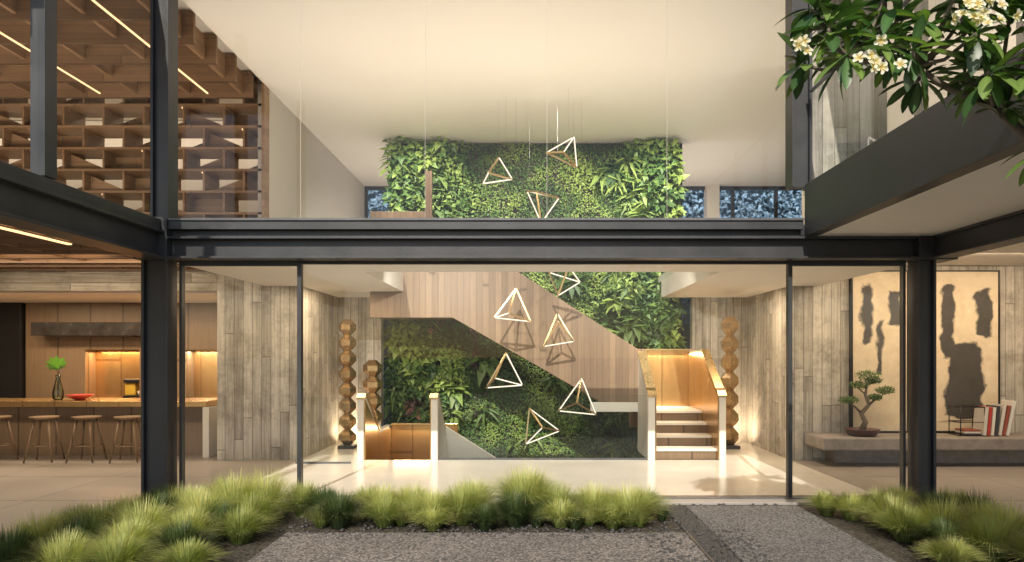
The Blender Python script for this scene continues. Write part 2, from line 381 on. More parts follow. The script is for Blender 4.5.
# ------------------------------------------------------------------ staircase up
st=root('staircase',(1.9,11.6,0))
boxes('treads',st,[(1.9,2.85,10.72+0.3*i-0.03,11.05+0.3*i,0.17*(i+1)-0.04,0.17*(i+1)) for i in range(3)]+[(1.9,2.85,11.59,12.62,0.64,0.68)],'white',0.004)
boxes('risers',st,[(1.9,2.85,10.72+0.3*i,10.75+0.3*i,0.17*i,0.17*(i+1)-0.04) for i in range(4)],'timber_k')
sp=[(10.60,0.0),(10.60,0.98),(10.66,1.05),(10.74,1.08),(11.66,1.68),(11.66,0.0)]
prism('parapet_left',st,sp,'x',1.79,1.898,'white',0.012)
prism('parapet_left_lining',st,[(y,z-0.01 if z>0.5 else 0.02) for y,z in sp],'x',1.90,1.915,'copper',0)
prism('parapet_right',st,sp[:-2]+[(11.66,1.68),(12.75,1.68),(12.75,0)],'x',2.87,2.97,'white',0.012)
prism('parapet_right_lining',st,[(10.63,0.02),(10.63,0.96),(11.66,1.66),(12.6,1.66),(12.6,0.02)],'x',2.852,2.868,'copper',0)
cap=[(10.585,0.96),(10.585,0.99),(10.655,1.065),(10.74,1.095),(11.66,1.70),(11.66,1.682),(10.745,1.082),(10.66,1.052),(10.598,0.982)]
prism('brass_cap_left',st,cap,'x',1.785,1.92,'brass',0); prism('brass_cap_right',st,cap,'x',2.848,2.975,'brass',0)
box('landing_back_panel',st,1.79,2.868,12.62,12.72,0.3,1.68,'copper')
boxes('brass_handrail_caps',st,[(1.79,2.97,12.60,12.76,1.682,1.71)],'brass')
prism('flight_parapet_front',st,[(1.9,0.82),(1.17,0.82),(-1.28,2.22),(-2.65,2.22),(-2.65,3.98),(-1.75,3.98),(1.785,1.70),(1.9,1.70)],'y',11.60,11.67,'timber',0.004)
prism('flight_parapet_back',st,[(1.9,0.9),(1.17,0.9),(-1.28,2.3),(-2.65,2.3),(-2.65,3.98),(-1.75,3.98),(1.785,1.70),(1.9,1.70)],'y',12.62,12.68,'timber',0.004)
prism('flight_soffit',st,[(1.9,0.70),(1.10,0.84),(-1.28,2.24),(-2.64,2.24),(-2.64,2.36),(-1.3,2.36),(1.0,0.95),(1.9,0.9)],'y',11.675,12.615,'timber',0)
boxes('flight_steps',st,[(1.78-0.28*(i+1),1.78-0.28*i,11.68,12.61,0.68+0.172*i,0.68+0.172*(i+1)) for i in range(14)],'timber_k')
box('landing_edge',st,1.0,1.785,11.58,11.66,0.66,0.815,'white')
boxes('upper_newels',st,[(-1.70,-1.60,11.4,11.5,3.08,4.6)],'timber')
area('handrail_led',st,(2.38,12.58,1.62),0.9,0.05,10,(1,0.72,0.42),(0,-0.5,-1))
area('stair_led',st,(2.8,11.2,1.3),0.05,0.9,5,(1,0.70,0.40),(-1,0,-0.8))

# staircase down
sd=root('staircase.001',(-2,11.6,0))
sp2=[(10.60,-3.0),(10.60,0.95),(10.66,1.0),(10.74,1.0),(11.66,0.34),(12.7,0.34),(12.7,-3.0)]
prism('parapet_left',sd,sp2,'x',-2.62,-2.52,'white',0.01)
prism('parapet_left_lining',sd,[(10.63,-1),(10.63,0.92),(11.66,0.30),(12.6,0.30),(12.6,-1)],'x',-2.518,-2.5,'copper',0)
prism('parapet_right',sd,[(10.60,-3.0),(10.60,0.95),(10.66,1.0),(10.74,1.0),(11.66,0.34),(11.66,-3)],'x',-1.50,-1.40,'white',0.01)
prism('parapet_right_lining',sd,[(10.63,-1),(10.63,0.92),(11.66,0.30),(11.66,-1)],'x',-1.518,-1.502,'copper',0)
cap=[(10.585,0.93),(10.585,0.96),(10.655,1.017),(10.745,1.017),(11.67,0.355),(11.66,0.342),(10.74,1.003),(10.66,1.003),(10.598,0.952)]
prism('brass_cap_left',sd,cap,'x',-2.625,-2.495,'brass',0); prism('brass_cap_right',sd,cap,'x',-1.523,-1.395,'brass',0)
box('landing_back_panel',sd,-2.5,-1.3,12.62,12.7,-1.2,0.34,'copper')
box('back_rail',sd,-2.5,-1.3,12.58,12.72,0.342,0.37,'brass')
boxes('treads',sd,[(-2.5,-1.52,10.72+0.3*i,11.04+0.3*i,-0.17*(i+1)-0.17,-0.17*(i+1)) for i in range(3)]+[(-2.5,-1.45,11.62,12.6,-0.85,-0.68)],'timber_k')
prism('flight_parapet',sd,[(-1.4,0.42),(2.0,-1.74),(2.0,-2.9),(-1.4,-1.0)],'y',11.60,11.68,'white')
boxes('flight_steps',sd,[(-1.4+0.28*i,-1.4+0.28*(i+1),11.69,12.6,-3.0,-0.85-0.17*i) for i in range(12)],'white')
area('handrail_led',sd,(-2.0,12.55,0.3),0.9,0.05,8,(1,0.68,0.38),(0,-0.6,-1))

# glass balustrade
gb=root('glass_balustrade',(0.2,10.68,0))
quad('pane',gb,[(-1.39,10.68,0),(1.78,10.68,0),(1.78,10.68,0.98),(-1.39,10.68,0.98)],'glass_r')
boxes('shoe_and_edges',gb,[(-1.39,1.78,10.665,10.70,0.003,0.03)],'steel_l')
boxes('rail',gb,[(-1.39,1.78,10.672,10.688,0.98,0.99)]+[(x,x+0.006,10.675,10.686,0.05,0.98) for x in (-0.33,0.72)],'glass_r')
g2=root('glass_balustrade.001',(-3,10.2,0))
quad('pane',g2,[(-3.45,10.3,0),(-2.64,10.3,0),(-2.64,10.3,0.98),(-3.45,10.3,0.98)],'glass_r')
box('shoe',g2,-3.45,-2.64,10.285,10.315,0.003,0.03,'steel_l')

# ------------------------------------------------------------------ leaf builders
def leaf_quads(P,D,Nn,Ls,Ws,C,bend=0.25):
    n=len(P); D=D/np.linalg.norm(D,axis=1,keepdims=True)
    S=np.cross(D,Nn); S/=np.linalg.norm(S,axis=1,keepdims=True)+1e-9
    U=np.cross(S,D)
    Ls=Ls[:,None]; Ws=Ws[:,None]
    v0=P; vm=P+D*Ls*0.5+U*Ls*0.03; vt=P+D*Ls-U*Ls*bend
    l=P+D*Ls*0.42+S*Ws*0.5+U*Ws*0.18; r=P+D*Ls*0.42-S*Ws*0.5+U*Ws*0.18
    V=np.stack([v0,l,vm,r,vt],1).reshape(-1,3)
    b=np.arange(n)[:,None]*5
    F=np.concatenate([b+np.array([[0,2,1]]),b+np.array([[0,3,2]]),b+np.array([[1,2,4]]),b+np.array([[2,3,4]])],0)
    CC=np.repeat(C,5,axis=0)
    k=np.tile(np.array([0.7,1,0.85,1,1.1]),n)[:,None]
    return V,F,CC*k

# ------------------------------------------------------------------ green wall
gw=root('living_green_wall',(0.1,13.5,0))
box('backing',gw,-2.70,2.95,13.56,13.66,-3,CZ,'soil',0)
n=72000
x=rng.uniform(-2.70,2.84,n); z=rng.uniform(-1.2,CZ-0.02,n)
big=np.array([noise.noise(Vector((a*0.9,b*0.9,3.1))) for a,b in zip(x,z)])
fine=np.array([noise.noise(Vector((a*2.6,b*2.6,9.7))) for a,b in zip(x,z)])
side=np.clip((np.abs(x-0.2)-1.1)/1.3,0,1)
lush=np.clip(side*1.0+np.clip(big,-1,0.4)*0.7-0.02,0,1)
keep=rng.random(n)<(1.0-0.55*lush)
x,z,big,fine,lush=[a[keep] for a in (x,z,big,fine,lush)]; n=len(x)
size=0.042+0.20*lush*rng.random(n)**1.4+0.02*rng.random(n)
y=13.55-rng.random(n)*(0.05+0.34*lush)-np.clip(fine,0,1)*0.16
D=np.stack([rng.normal(0,0.6,n),-0.5-rng.random(n)*0.8,rng.normal(-0.25,0.6,n)],1)
Nn=np.stack([rng.normal(0,0.5,n),-1+0*x,0.8+rng.normal(0,0.4,n)],1)
dk=np.array([0.03,0.075,0.02]); md=np.array([0.10,0.20,0.05]); lm=np.array([0.29,0.40,0.09])
t=np.clip(0.50+fine*0.9+rng.normal(0,0.20,n)+big*0.8+np.where(z>3,0.12,-0.02)+np.where(x<-1.3,0.08,0)+(1-lush)*0.08,0,1)[:,None]
C=np.where(t<0.5,dk+(md-dk)*t*2,md+(lm-md)*(t*2-1))
pm=(np.array([noise.noise(Vector((a*1.6+20,b*1.6,5))) for a,b in zip(x,z)])>0.38)&(x<-1.0)&(z<3)
C[pm]=C[pm]*np.array([1.4,0.5,1.4])+np.array([0.03,0,0.012])
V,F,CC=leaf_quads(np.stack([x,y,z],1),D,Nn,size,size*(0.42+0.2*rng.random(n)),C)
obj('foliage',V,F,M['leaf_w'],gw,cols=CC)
PV=[];PF=[];PC=[];off=0
for i in range(190):
    cx=random.choice([random.uniform(-2.65,-1.5),random.uniform(-2.65,-1.3),random.uniform(1.5,2.75),random.uniform(1.7,2.75),random.uniform(-2.65,2.75)]); cz=random.uniform(-0.3,5.35)
    m=random.randint(9,18); lime=random.random()
    base=np.array([cx,13.45,cz]); a=rng.uniform(0,6.28,m)
    D=np.stack([np.cos(a)*0.9,-0.7-rng.random(m)*0.4,np.sin(a)*0.7+0.1],1)
    Nn=np.tile(np.array([0,-0.5,1.0]),(m,1))
    Ls=rng.uniform(0.2,0.44,m); Ws=Ls*random.choice([0.12,0.2,0.45])
    c=dk*1.3*(1-lime)+lm*lime*1.0
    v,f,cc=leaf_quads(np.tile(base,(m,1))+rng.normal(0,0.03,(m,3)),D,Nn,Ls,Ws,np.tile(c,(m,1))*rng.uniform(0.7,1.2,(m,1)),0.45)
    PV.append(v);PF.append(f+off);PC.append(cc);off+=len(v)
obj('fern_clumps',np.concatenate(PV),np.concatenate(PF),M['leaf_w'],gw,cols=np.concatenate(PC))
n=16000
x=rng.uniform(-7,10,n); z=rng.uniform(2.5,7.5,n); y=20.5-rng.random(n)*0.5
D=rng.normal(0,1,(n,3)); Nn=np.stack([rng.normal(0,0.5,n),-1+0*x,rng.normal(0.5,0.4,n)],1)
C=np.array([0.15,0.25,0.36])*rng.uniform(0.6,1.5,(n,1))  # blue of reflected sky put into the leaf colour
V,F,CC=leaf_quads(np.stack([x,y,z],1),D,Nn,np.full(n,0.2),np.full(n,0.1),C)
hd=root('hedge',(2,20.5,0)); obj('leaves',V,F,M['leaf_w'],hd,cols=CC)
M['hcore']=basic('hedge_core',(0.08,0.15,0.20),0.8,0,0.4,3,0.3); box('core',hd,-8,12,20.52,21,0,8,'hcore',0)  # core painted with the same sky-reflection blue

# ------------------------------------------------------------------ grass
def tufts(lst):
    PV=[];PF=[];PC=[];off=0
    for (cx,cy,h,kind,nb) in lst:
        a=rng.uniform(0,2*math.pi,nb); r0=rng.random(nb)**0.5*0.10*(h/0.4)
        q=rng.random(nb)                      # 0 = upright centre, 1 = arching rim
        H=h*(1.05-0.45*q)*rng.uniform(0.82,1.08,nb); R=h*(0.12+0.95*q)*rng.uniform(0.85,1.15,nb)*(1.0 if kind!='d' else 0.8)
        dx,dy=np.cos(a),np.sin(a); w=rng.uniform(0.0012,0.0026,nb)*(1.3 if kind=='d' else 1)
        lv=[]
        for t,ww in ((0,1),(0.38,0.95),(0.72,0.7),(1.0,0.12)):
            rr=r0+R*t**1.5; zz=H*(t*(1+0.75*q)-0.95*q*t**2.4)-0.02
            c=np.stack([cx+dx*rr,cy+dy*rr,zz],1)
            s=np.stack([-dy*w*ww,dx*w*ww,0*dx],1)
            lv+= [c+s,c-s]
        V=np.stack(lv,1).reshape(-1,3); b=np.arange(nb)[:,None]*8
        F=np.concatenate([b+np.array([[0,1,3,2]]),b+np.array([[2,3,5,4]]),b+np.array([[4,5,7,6]])],0)
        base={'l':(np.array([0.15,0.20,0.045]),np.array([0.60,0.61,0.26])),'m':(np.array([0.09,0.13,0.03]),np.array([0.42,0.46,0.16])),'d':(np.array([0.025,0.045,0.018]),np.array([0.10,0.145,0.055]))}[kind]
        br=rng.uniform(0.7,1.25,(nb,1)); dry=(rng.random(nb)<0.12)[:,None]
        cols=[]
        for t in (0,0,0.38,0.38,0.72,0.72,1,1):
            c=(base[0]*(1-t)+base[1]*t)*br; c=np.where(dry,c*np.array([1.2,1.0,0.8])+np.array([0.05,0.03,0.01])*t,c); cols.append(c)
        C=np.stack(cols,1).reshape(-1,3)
        PV.append(V);PF.append(F+off);PC.append(C);off+=len(V)
    return np.concatenate(PV),np.concatenate(PF),np.concatenate(PC)
T=[]
for cx,cy,h,k in [(-2.05,6.95,.34,'d'),(-1.8,6.6,.36,'d'),(-1.45,6.95,.36,'l'),(-1.15,7.0,.36,'l'),(-0.95,6.7,.36,'l'),(-0.65,6.75,.4,'m'),(-0.55,7.1,.4,'l'),(-0.08,7.1,.54,'l'),(-0.15,6.65,.36,'d'),(0.25,6.9,.38,'m'),(0.3,6.6,.28,'l'),
   (0.62,6.85,.4,'l'),(0.92,6.7,.42,'l'),(1.15,7.0,.33,'m'),(-0.9,6.48,.24,'l'),(-2.3,7.1,.36,'m'),(-1.7,7.2,.3,'m'),(0.0,7.3,.45,'m'),(-0.4,6.5,.26,'d'),(-1.35,6.62,.3,'m'),(0.75,6.55,.26,'m'),
   (2.98,7.1,.26,'m'),(3.15,6.9,.3,'l'),(3.4,6.8,.34,'m'),(3.7,7.0,.34,'l'),(3.35,6.45,.36,'l'),(3.75,6.5,.4,'d'),(3.25,6.1,.34,'m'),(3.6,6.05,.42,'l'),(4.0,6.3,.42,'d'),(4.1,6.75,.36,'m'),(3.9,5.8,.44,'l'),(3.35,5.7,.3,'d'),(3.6,5.5,.4,'m'),(4.1,5.4,.44,'d'),(3.2,5.3,.26,'l'),(3.8,5.1,.4,'l'),(3.55,6.75,.34,'l'),(3.95,6.05,.4,'l'),
   (-2.65,7.0,.5,'l'),(-2.9,6.8,.5,'l'),(-2.6,6.5,.36,'m'),(-3.1,7.15,.42,'m'),(-3.4,6.9,.36,'l'),(-3.0,6.35,.42,'l'),(-3.7,7.1,.33,'d'),(-3.4,6.45,.38,'d'),(-3.8,6.6,.33,'l'),(-2.5,6.05,.33,'m'),(-2.9,5.9,.36,'l'),(-3.3,5.95,.42,'l'),(-3.7,6.05,.38,'m'),(-3.2,6.65,.4,'l'),(-2.7,6.2,.34,'d'),
   (-2.75,5.5,.34,'d'),(-3.15,5.5,.36,'l'),(-3.55,5.5,.38,'d'),(-3.9,5.6,.4,'l'),(-4.0,6.15,.34,'m'),(-2.5,5.15,.28,'m'),(-3.0,5.1,.34,'m'),(-3.4,5.1,.36,'l'),(-3.8,5.1,.38,'d'),(-4.05,5.0,.38,'l')]:
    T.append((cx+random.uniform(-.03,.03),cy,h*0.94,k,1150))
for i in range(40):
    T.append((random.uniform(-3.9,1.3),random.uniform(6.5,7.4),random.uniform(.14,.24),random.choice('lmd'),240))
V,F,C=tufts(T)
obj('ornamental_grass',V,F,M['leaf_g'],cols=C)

# ------------------------------------------------------------------ frangipani tree
ft=root('frangipani_tree',(2.92,3.7,0))
tips=[(1.66,3.9,3.42),(1.60,4.1,3.30),(1.78,4.0,3.55),(1.90,3.8,3.30),(1.98,4.1,3.50),(2.08,3.8,3.25),(2.18,3.9,3.45),(2.28,4.1,3.22),(2.40,3.8,3.50),(2.48,4.0,3.22),(2.60,3.8,3.42),(2.66,4.0,3.20),(2.30,3.7,3.62),(2.0,3.9,3.68),
      (2.66,3.9,2.98),(2.78,3.75,2.70),(2.52,3.9,3.12),(2.72,3.6,3.55),(2.2,4.2,3.6),(2.5,4.1,3.7),(2.60,3.6,3.08),(2.42,3.7,3.10),(2.72,3.55,3.18),(2.74,3.6,2.92),
      (1.72,3.8,3.22),(2.36,3.7,3.30),(2.55,3.7,3.55),(2.12,4.1,3.36),(1.85,4.1,3.45),(2.74,3.65,3.36),(1.62,4.0,3.58)]
node=Vector((2.95,3.85,2.35)); BR=[([(2.94,3.6,-0.03),(2.9,3.65,0.7),(2.96,3.75,1.5),node],[0.09,0.075,0.065,0.055])]
n1=Vector((2.62,3.95,3.0)); n2=Vector((2.2,4.0,3.25)); n3=Vector((2.80,3.8,2.9))
BR+=[([node,Vector((2.85,3.9,2.75)),n1],[0.04,0.028,0.02]),([n1,Vector((2.4,4.0,3.12)),n2],[0.019,0.017,0.015]),([node,n3],[0.035,0.022]),([n2,(1.85,4.0,3.28)],[0.015,0.012])]
PV=[];PF=[];PC=[];off=0
def bigleaf(P,d,up,Ln,Wd,col):
    d=Vector(d).normalized(); s=d.cross(Vector(up)).normalized(); u=s.cross(d)
    V=[];C=[];F=[]
    prof=[(0,0.04),(0.12,0.10),(0.3,0.62),(0.5,0.92),(0.68,1.0),(0.84,0.74),(0.94,0.36),(1.0,0.02)]
    for i,(t,ww) in enumerate(prof):
        c=Vector(P)+d*Ln*t-u*Ln*0.28*t*t
        for k in (-1,0,1):
            V.append(tuple(c+s*Wd*0.5*ww*k+u*(0.10*Wd*ww*abs(k)))); C.append(tuple(x*(1.5 if k==0 else 1.0) for x in col))
    for i in range(len(prof)-1):
        for k in (0,1): F.append((i*3+k,i*3+k+1,i*3+k+4,i*3+k+3))
    return np.array(V),np.array(F),np.array(C)
for tp in tips:
    tp=Vector(tp); src=min((n1,n2,n3,Vector((1.85,4.0,3.28))),key=lambda q:(q-tp).length)
    mid=(src+tp)/2+Vector((0,0,-0.05))
    BR.append(([src,mid,tp],[0.013,0.011,0.010]))
    ax=(tp-mid).normalized()
    m=random.randint(15,21)
    for i in range(m):
        a=i*2.4+random.random()*0.3; el=random.uniform(-0.25,0.75)
        o1=ax.orthogonal().normalized(); o2=ax.cross(o1)
        d=(o1*math.cos(a)+o2*math.sin(a))*math.cos(el)+ax*math.sin(el)
        Ln=random.uniform(0.15,0.27); g=random.uniform(0.6,1.5)
        col=(0.04*g,0.085*g,0.026*g) if random.random()<0.75 else (0.13,0.20,0.05)
        v,f,c=bigleaf(tp+ax*random.uniform(-0.05,0.02),d,(0.1,-0.15,1),Ln,Ln*random.uniform(0.26,0.34),col)
        PV.append(v);PF.append(f+off);PC.append(c);off+=len(v)
tubes('trunk_and_branches',ft,BR,'bark',9)
obj('leaves',np.concatenate(PV),np.concatenate(PF),M['leaf'],ft,smooth=True,cols=np.concatenate(PC))
PV=[];PF=[];PC=[];off=0
for fc,nf,sp_ in [((2.20,3.5,3.30),12,0.055),((1.83,3.65,3.12),8,0.045),((2.58,3.5,3.34),11,0.06),((1.48,3.9,3.32),5,0.035),((2.60,3.5,3.20),6,0.04),((2.28,3.52,3.38),5,0.04)]:
    for j in range(nf):
        c=Vector(fc)+Vector((random.gauss(0,sp_),random.gauss(0,sp_*0.5),random.gauss(0,sp_*0.8)))
        ax=Vector((random.gauss(0,0.5),-1,random.gauss(0.2,0.5))).normalized(); o1=ax.orthogonal().normalized(); o2=ax.cross(o1)
        for k in range(5):
            a=k*2*math.pi/5+j; d=(o1*math.cos(a)+o2*math.sin(a)); s=(-o1*math.sin(a)+o2*math.cos(a))
            Ln=0.036
            v=[c-ax*0.008,c+d*Ln*0.55+s*Ln*0.42+ax*0.008,c+d*Ln+s*Ln*0.2+ax*0.004,c+d*Ln*0.95-s*Ln*0.2+ax*0.006,c+d*Ln*0.5-s*Ln*0.3+ax*0.012,c+d*Ln*0.25+ax*0.0]
            PV.append(np.array([tuple(q) for q in v])); PF+= [(off,off+1,off+5),(off+5,off+1,off+2),(off+5,off+2,off+3),(off+5,off+3,off+4),(off,off+5,off+4)]
            PC.append(np.array([(0.7,0.45,0.08),(0.74,0.72,0.64),(0.78,0.77,0.74),(0.78,0.77,0.74),(0.74,0.72,0.64),(0.72,0.55,0.18)])); off+=6
obj('flowers',np.concatenate(PV),PF,M['petal'],ft,cols=np.concatenate(PC))

# ------------------------------------------------------------------ pendant chandelier
ch=root('pendant_chandelier',(0.3,11.0,0))
def pend(i,c,vs,lit,Y):
    X0,Z0=c
    P=[Vector((X0+a,Y+b,Z0+z)) for a,b,z in vs]
    E=[(0,1),(1,2),(2,0),(0,3),(1,3),(2,3)]
    tubes('tetra_brass_%d'%i,ch,[([P[a],P[b]],0.017) for k,(a,b) in enumerate(E)],'brass',4,smooth=False)
    dv=Vector((0.004,-0.015,-0.002))
    tubes('tetra_led_%d'%i,ch,[([P[a].lerp(P[b],0.03)+dv,P[b].lerp(P[a],0.03)+dv],0.010) for k,(a,b) in enumerate(E) if k in lit],'led',4,smooth=False)
    top=max(P,key=lambda p:p.z)
    tubes('tetra_wire_%d'%i,ch,[([top,Vector((top.x,top.y,CZ))],0.0012)],'steel_l',4)
data=[((-0.52,4.50),[(-.22,0,-.22),(.24,.05,-.14),(.02,.25,.26),(-.12,-.2,-.1)],(0,1,3)),
 ((0.52,4.80),[(-.26,0,.0),(.22,.05,-.22),(.18,.1,.28),(.0,-.2,-.05)],(1,2,5)),
 ((0.20,4.00),[(-.25,0,.22),(.26,.05,.12),(-.02,.1,-.27),(-.1,-.25,.15)],(0,2,1)),
 ((0.54,2.74),[(-.24,0,.15),(.24,.0,.0),(-.1,.1,-.2),(.05,-.2,.22)],(1,0,4)),
 ((-0.28,2.39),[(-.28,0,-.2),(.29,.0,-.26),(.06,.1,.27),(-.05,-.25,-.14)],(0,2,3)),
 ((0.44,2.0),[(-.22,0,-.26),(.26,.0,-.18),(.0,.1,.27),(.0,-.25,.12)],(0,1,5)),
 ((-0.40,1.33),[(-.28,0,-.24),(.28,.0,-.2),(.02,.1,.30),(-.14,-.25,-.08)],(1,0,4)),
 ((0.74,0.94),[(-.29,0,-.22),(.3,.0,-.28),(.08,.1,.29),(-.02,-.25,-.08)],(0,1,2)),
 ((0.17,0.45),[(-.24,0,-.27),(.3,.0,-.06),(-.18,.1,.29),(.02,-.25,.02)],(1,0,3))]
for i,(c,vs,lit) in enumerate(data): pend(i,c,vs,lit,10.95+0.12*(i%3))

# ------------------------------------------------------------------ kitchen
kc=root('kitchen_cabinetry',(-7,12.9,0))
boxes('wall_panels',kc,[(-9.3,-8.2,12.9,13.3,0,2.56),(-8.2,-7.2,12.9,13.3,1.7,2.56),(-7.2,-6.35,12.9,13.3,0,2.56),(-6.35,-4.8,12.9,13.3,1.7,2.56),(-8.2,-7.2,12.9,13.3,0,0.8),(-6.35,-4.8,12.9,13.3,0,0.8)],'timber_k',0.004)
boxes('niche_backs',kc,[(-8.2,-7.2,13.22,13.28,0.8,1.7),(-6.35,-4.8,13.22,13.28,0.8,1.7)],'copper')
box('dark_opening_panel',kc,-12,-9.32,12.8,13.3,0,2.56,'black')  # darkness of the far-left opening put in as a black panel
area('niche_light',kc,(-7.7,13.08,1.66),0.9,0.1,16,(1,0.60,0.28)); area('niche_light_b',kc,(-5.9,13.05,1.66),1.0,0.1,20,(1,0.82,0.6))
box('kitchen_ceiling',house,-12,-4.78,10.85,13.3,2.56,2.7,'plaster')
box('kitchen_floor',house,-12,-4.78,10.67,13.3,-0.1,0.0,'floor_out',0)
box('kitchen_back_wall',house,-12,-3.5,13.3,13.4,0,3,'greige')
rh=root('range_hood',(-7.5,12.6,2)); box('body',rh,-8.95,-6.95,12.55,12.895,1.95,2.19,'marble'); box('filter',rh,-8.7,-7.2,12.6,12.86,1.935,1.952,'steel_l')
ki=root('kitchen_island',(-7.3,11.3,0))
box('worktop',ki,-9.7,-5.05,10.92,11.75,0.79,0.88,'copper',0.006); box('carcass',ki,-9.6,-5.12,11.15,11.7,0.0,0.788,'timber_k')
box('end_panel',ki,-5.10,-5.0,10.9,11.75,0,0.787,'white')
area('kitchen_downlight',house,(-7.5,11.6,2.54),4,0.3,105,(1,0.76,0.50))
def stool(i,x):
    s=root('bar_stool' if i==0 else 'bar_stool.%03d'%i,(x,10.55,0))
    s.rotation_euler=(0,0,random.uniform(-0.3,0.3))
    lathe('seat',s,[(0.02,0.625),(0.14,0.63),(0.19,0.65),(0.2,0.675),(0.17,0.67),(0.05,0.655)],'timber_k',local=True)
    lg=[];rg=[]
    for k in range(4):
        a=math.pi/4+k*math.pi/2; c,d=math.cos(a),math.sin(a)
        lg.append(([(c*0.13,d*0.13,0.64),(c*0.2,d*0.2,0.3),(c*0.27,d*0.27,0.0)],[0.02,0.018,0.013]))
        a2=a+math.pi/2; rg.append(([(c*0.215,d*0.215,0.24),(math.cos(a2)*0.215,math.sin(a2)*0.215,0.24)],0.009))
    tubes('legs',s,lg,'timber_k',8,local=True); tubes('rungs',s,rg,'timber_k',8,local=True)
for i,x in enumerate((-8.05,-7.32,-6.68,-6.05)): stool(i,x)
vs=root('leaf_vase',(-7.55,11.2,0.88))
lathe('vase',vs,[(0.05,0),(0.075,0.02),(0.08,0.12),(0.05,0.26),(0.03,0.34),(0.04,0.40)],glass('vase_glass',(0.75,0.85,0.8),1.5),local=True)
tubes('stem',vs,[([(0,0,0.05),(0.02,0,0.4),(0.05,-0.02,0.55)],0.008)],'bark',6,local=True)
V=[(0,0,0.5)];nn=22
for k in range(nn+1):
    a=-math.pi*0.5+2*math.pi*k/nn; r=0.19*(1.0 if k%2 else 0.68)*(0.8+0.25*math.cos(a-2.0))
    V.append((0.02+r*math.cos(a)*1.2,-0.05+0.02*math.sin(3*a),0.56+r*math.sin(a)*0.8))
obj('monstera_leaf',V,[(0,k,k+1) for k in range(1,nn+1)],M['leaf'],vs,cols=np.tile(np.array([0.12,0.28,0.06]),(len(V),1)),local=True)
M['red']=basic('red_glaze',(0.5,0.06,0.05),0.3); M['yellow']=basic('yellow_enamel',(0.6,0.38,0.05),0.35)
bw=root('fruit_bowl',(-7.2,11.2,0.88)); lathe('bowl',bw,[(0.05,0),(0.1,0.02),(0.19,0.07),(0.2,0.09),(0.17,0.08),(0.08,0.03)],'red',local=True)
cf=root('coffee_machine',(-7.35,13.0,0.8))
box('base',cf,-0.18,0.18,-0.05,0.15,0.0,0.05,'black',local=True);box('body',cf,-0.18,0.02,0.0,0.15,0.05,0.28,'yellow',0.02,local=True);box('head',cf,-0.18,0.18,-0.05,0.15,0.28,0.36,'black',0.02,local=True)
lathe('cup',cf,[(0.03,0),(0.045,0.08)],'white',(0.1,0.02,0.05),16,local=True)

# ------------------------------------------------------------------ totems
def totem(i,x,y,h,nm,r):
    t=root('totem_sculpture' if i==0 else 'totem_sculpture.%03d'%i,(x,y,0)); prof=[]
    for k in range(nm):
        z0=h*k/nm; dz=h/nm
        prof+=[(r*0.42,z0+0.001),(r,z0+dz*0.34),(r,z0+dz*0.66),(r*0.42,z0+dz*0.999)]
    o=lathe('stacked_forms',t,prof,'gold',(0,0,0.06),6,local=True,smooth=False); o.rotation_euler=(0,0,0.2*i)
    box('plinth',t,-r*0.9,r*0.9,-r*0.9,r*0.9,0,0.06,'steel',local=True)
totem(0,-3.13,12.0,2.15,8,0.15); totem(1,-2.80,12.45,1.45,5,0.17); totem(2,3.42,12.0,2.2,7,0.16)
area('totem_uplight',house,(3.6,12.4,0.08),0.1,0.1,14,(1,0.76,0.5),(0.1,0.4,1)); area('totem_uplight_b',house,(-3.2,12.5,0.08),0.1,0.1,12,(1,0.76,0.5),(0,0.4,1))

# ------------------------------------------------------------------ right side bench, painting, bonsai, rack
bn=root('stone_bench',(7,10.2,0))
box('slab',bn,4.18,12,9.95,10.66,0.24,0.42,'stone',0.02)
box('support',bn,4.5,12,10.35,10.66,0,0.238,'stone')
m,nt,out=new_mat('abstract_canvas'); s=N(nt,'SeparateXYZ'); L(nt,pos(nt),s.inputs[0])
n2_=noise_n(nt,pos(nt),3.5,4,0.75)
nd=N(nt,'TexNoise'); nd.inputs['Scale'].default_value=3.4; nd.inputs['Detail'].default_value=4; L(nt,pos(nt),nd.inputs['Vector'])
ds=N(nt,'SeparateXYZ'); L(nt,nd.outputs['Color'],ds.inputs[0])
wx=math_n(nt,'ADD',s.outputs[0],math_n(nt,'MULTIPLY',math_n(nt,'SUBTRACT',ds.outputs[0],0.5),0.28))
wz=math_n(nt,'ADD',s.outputs[2],math_n(nt,'MULTIPLY',math_n(nt,'SUBTRACT',ds.outputs[1],0.5),0.45))
def rect(x0,x1,z0,z1):
    def sm(v,e,up):
        d=math_n(nt,'SUBTRACT',v,e) if up else math_n(nt,'SUBTRACT',e,v)
        n=N(nt,'Math',operation='MULTIPLY_ADD'); n.use_clamp=True; L(nt,d,n.inputs[0]); n.inputs[1].default_value=26; n.inputs[2].default_value=0.5; return n.outputs[0]
    a=math_n(nt,'MULTIPLY',sm(wx,x0,True),sm(wx,x1,False)); b=math_n(nt,'MULTIPLY',sm(wz,z0,True),sm(wz,z1,False))
    return math_n(nt,'MULTIPLY',a,b)
mk=rect(5.42,5.60,2.05,2.6)
for q in ((5.02,5.16,1.75,2.65),(6.30,6.85,0.65,1.75),(6.22,6.42,1.6,2.6),(6.75,6.98,1.9,2.6),(5.25,5.34,1.3,2.1)):
    mk=math_n(nt,'MAXIMUM',mk,rect(*q))
mk=math_n(nt,'MULTIPLY',mk,0.95)
cc=mixc(nt,n2_,(0.50,0.38,0.24),(0.86,0.76,0.58)); dk_=mixc(nt,n2_,(0.012,0.012,0.014),(0.05,0.05,0.055))
prin(nt,out,mixc(nt,mk,cc,dk_),0.6,0,bump(nt,n2_,0.2,0.004)); M['canvas']=m
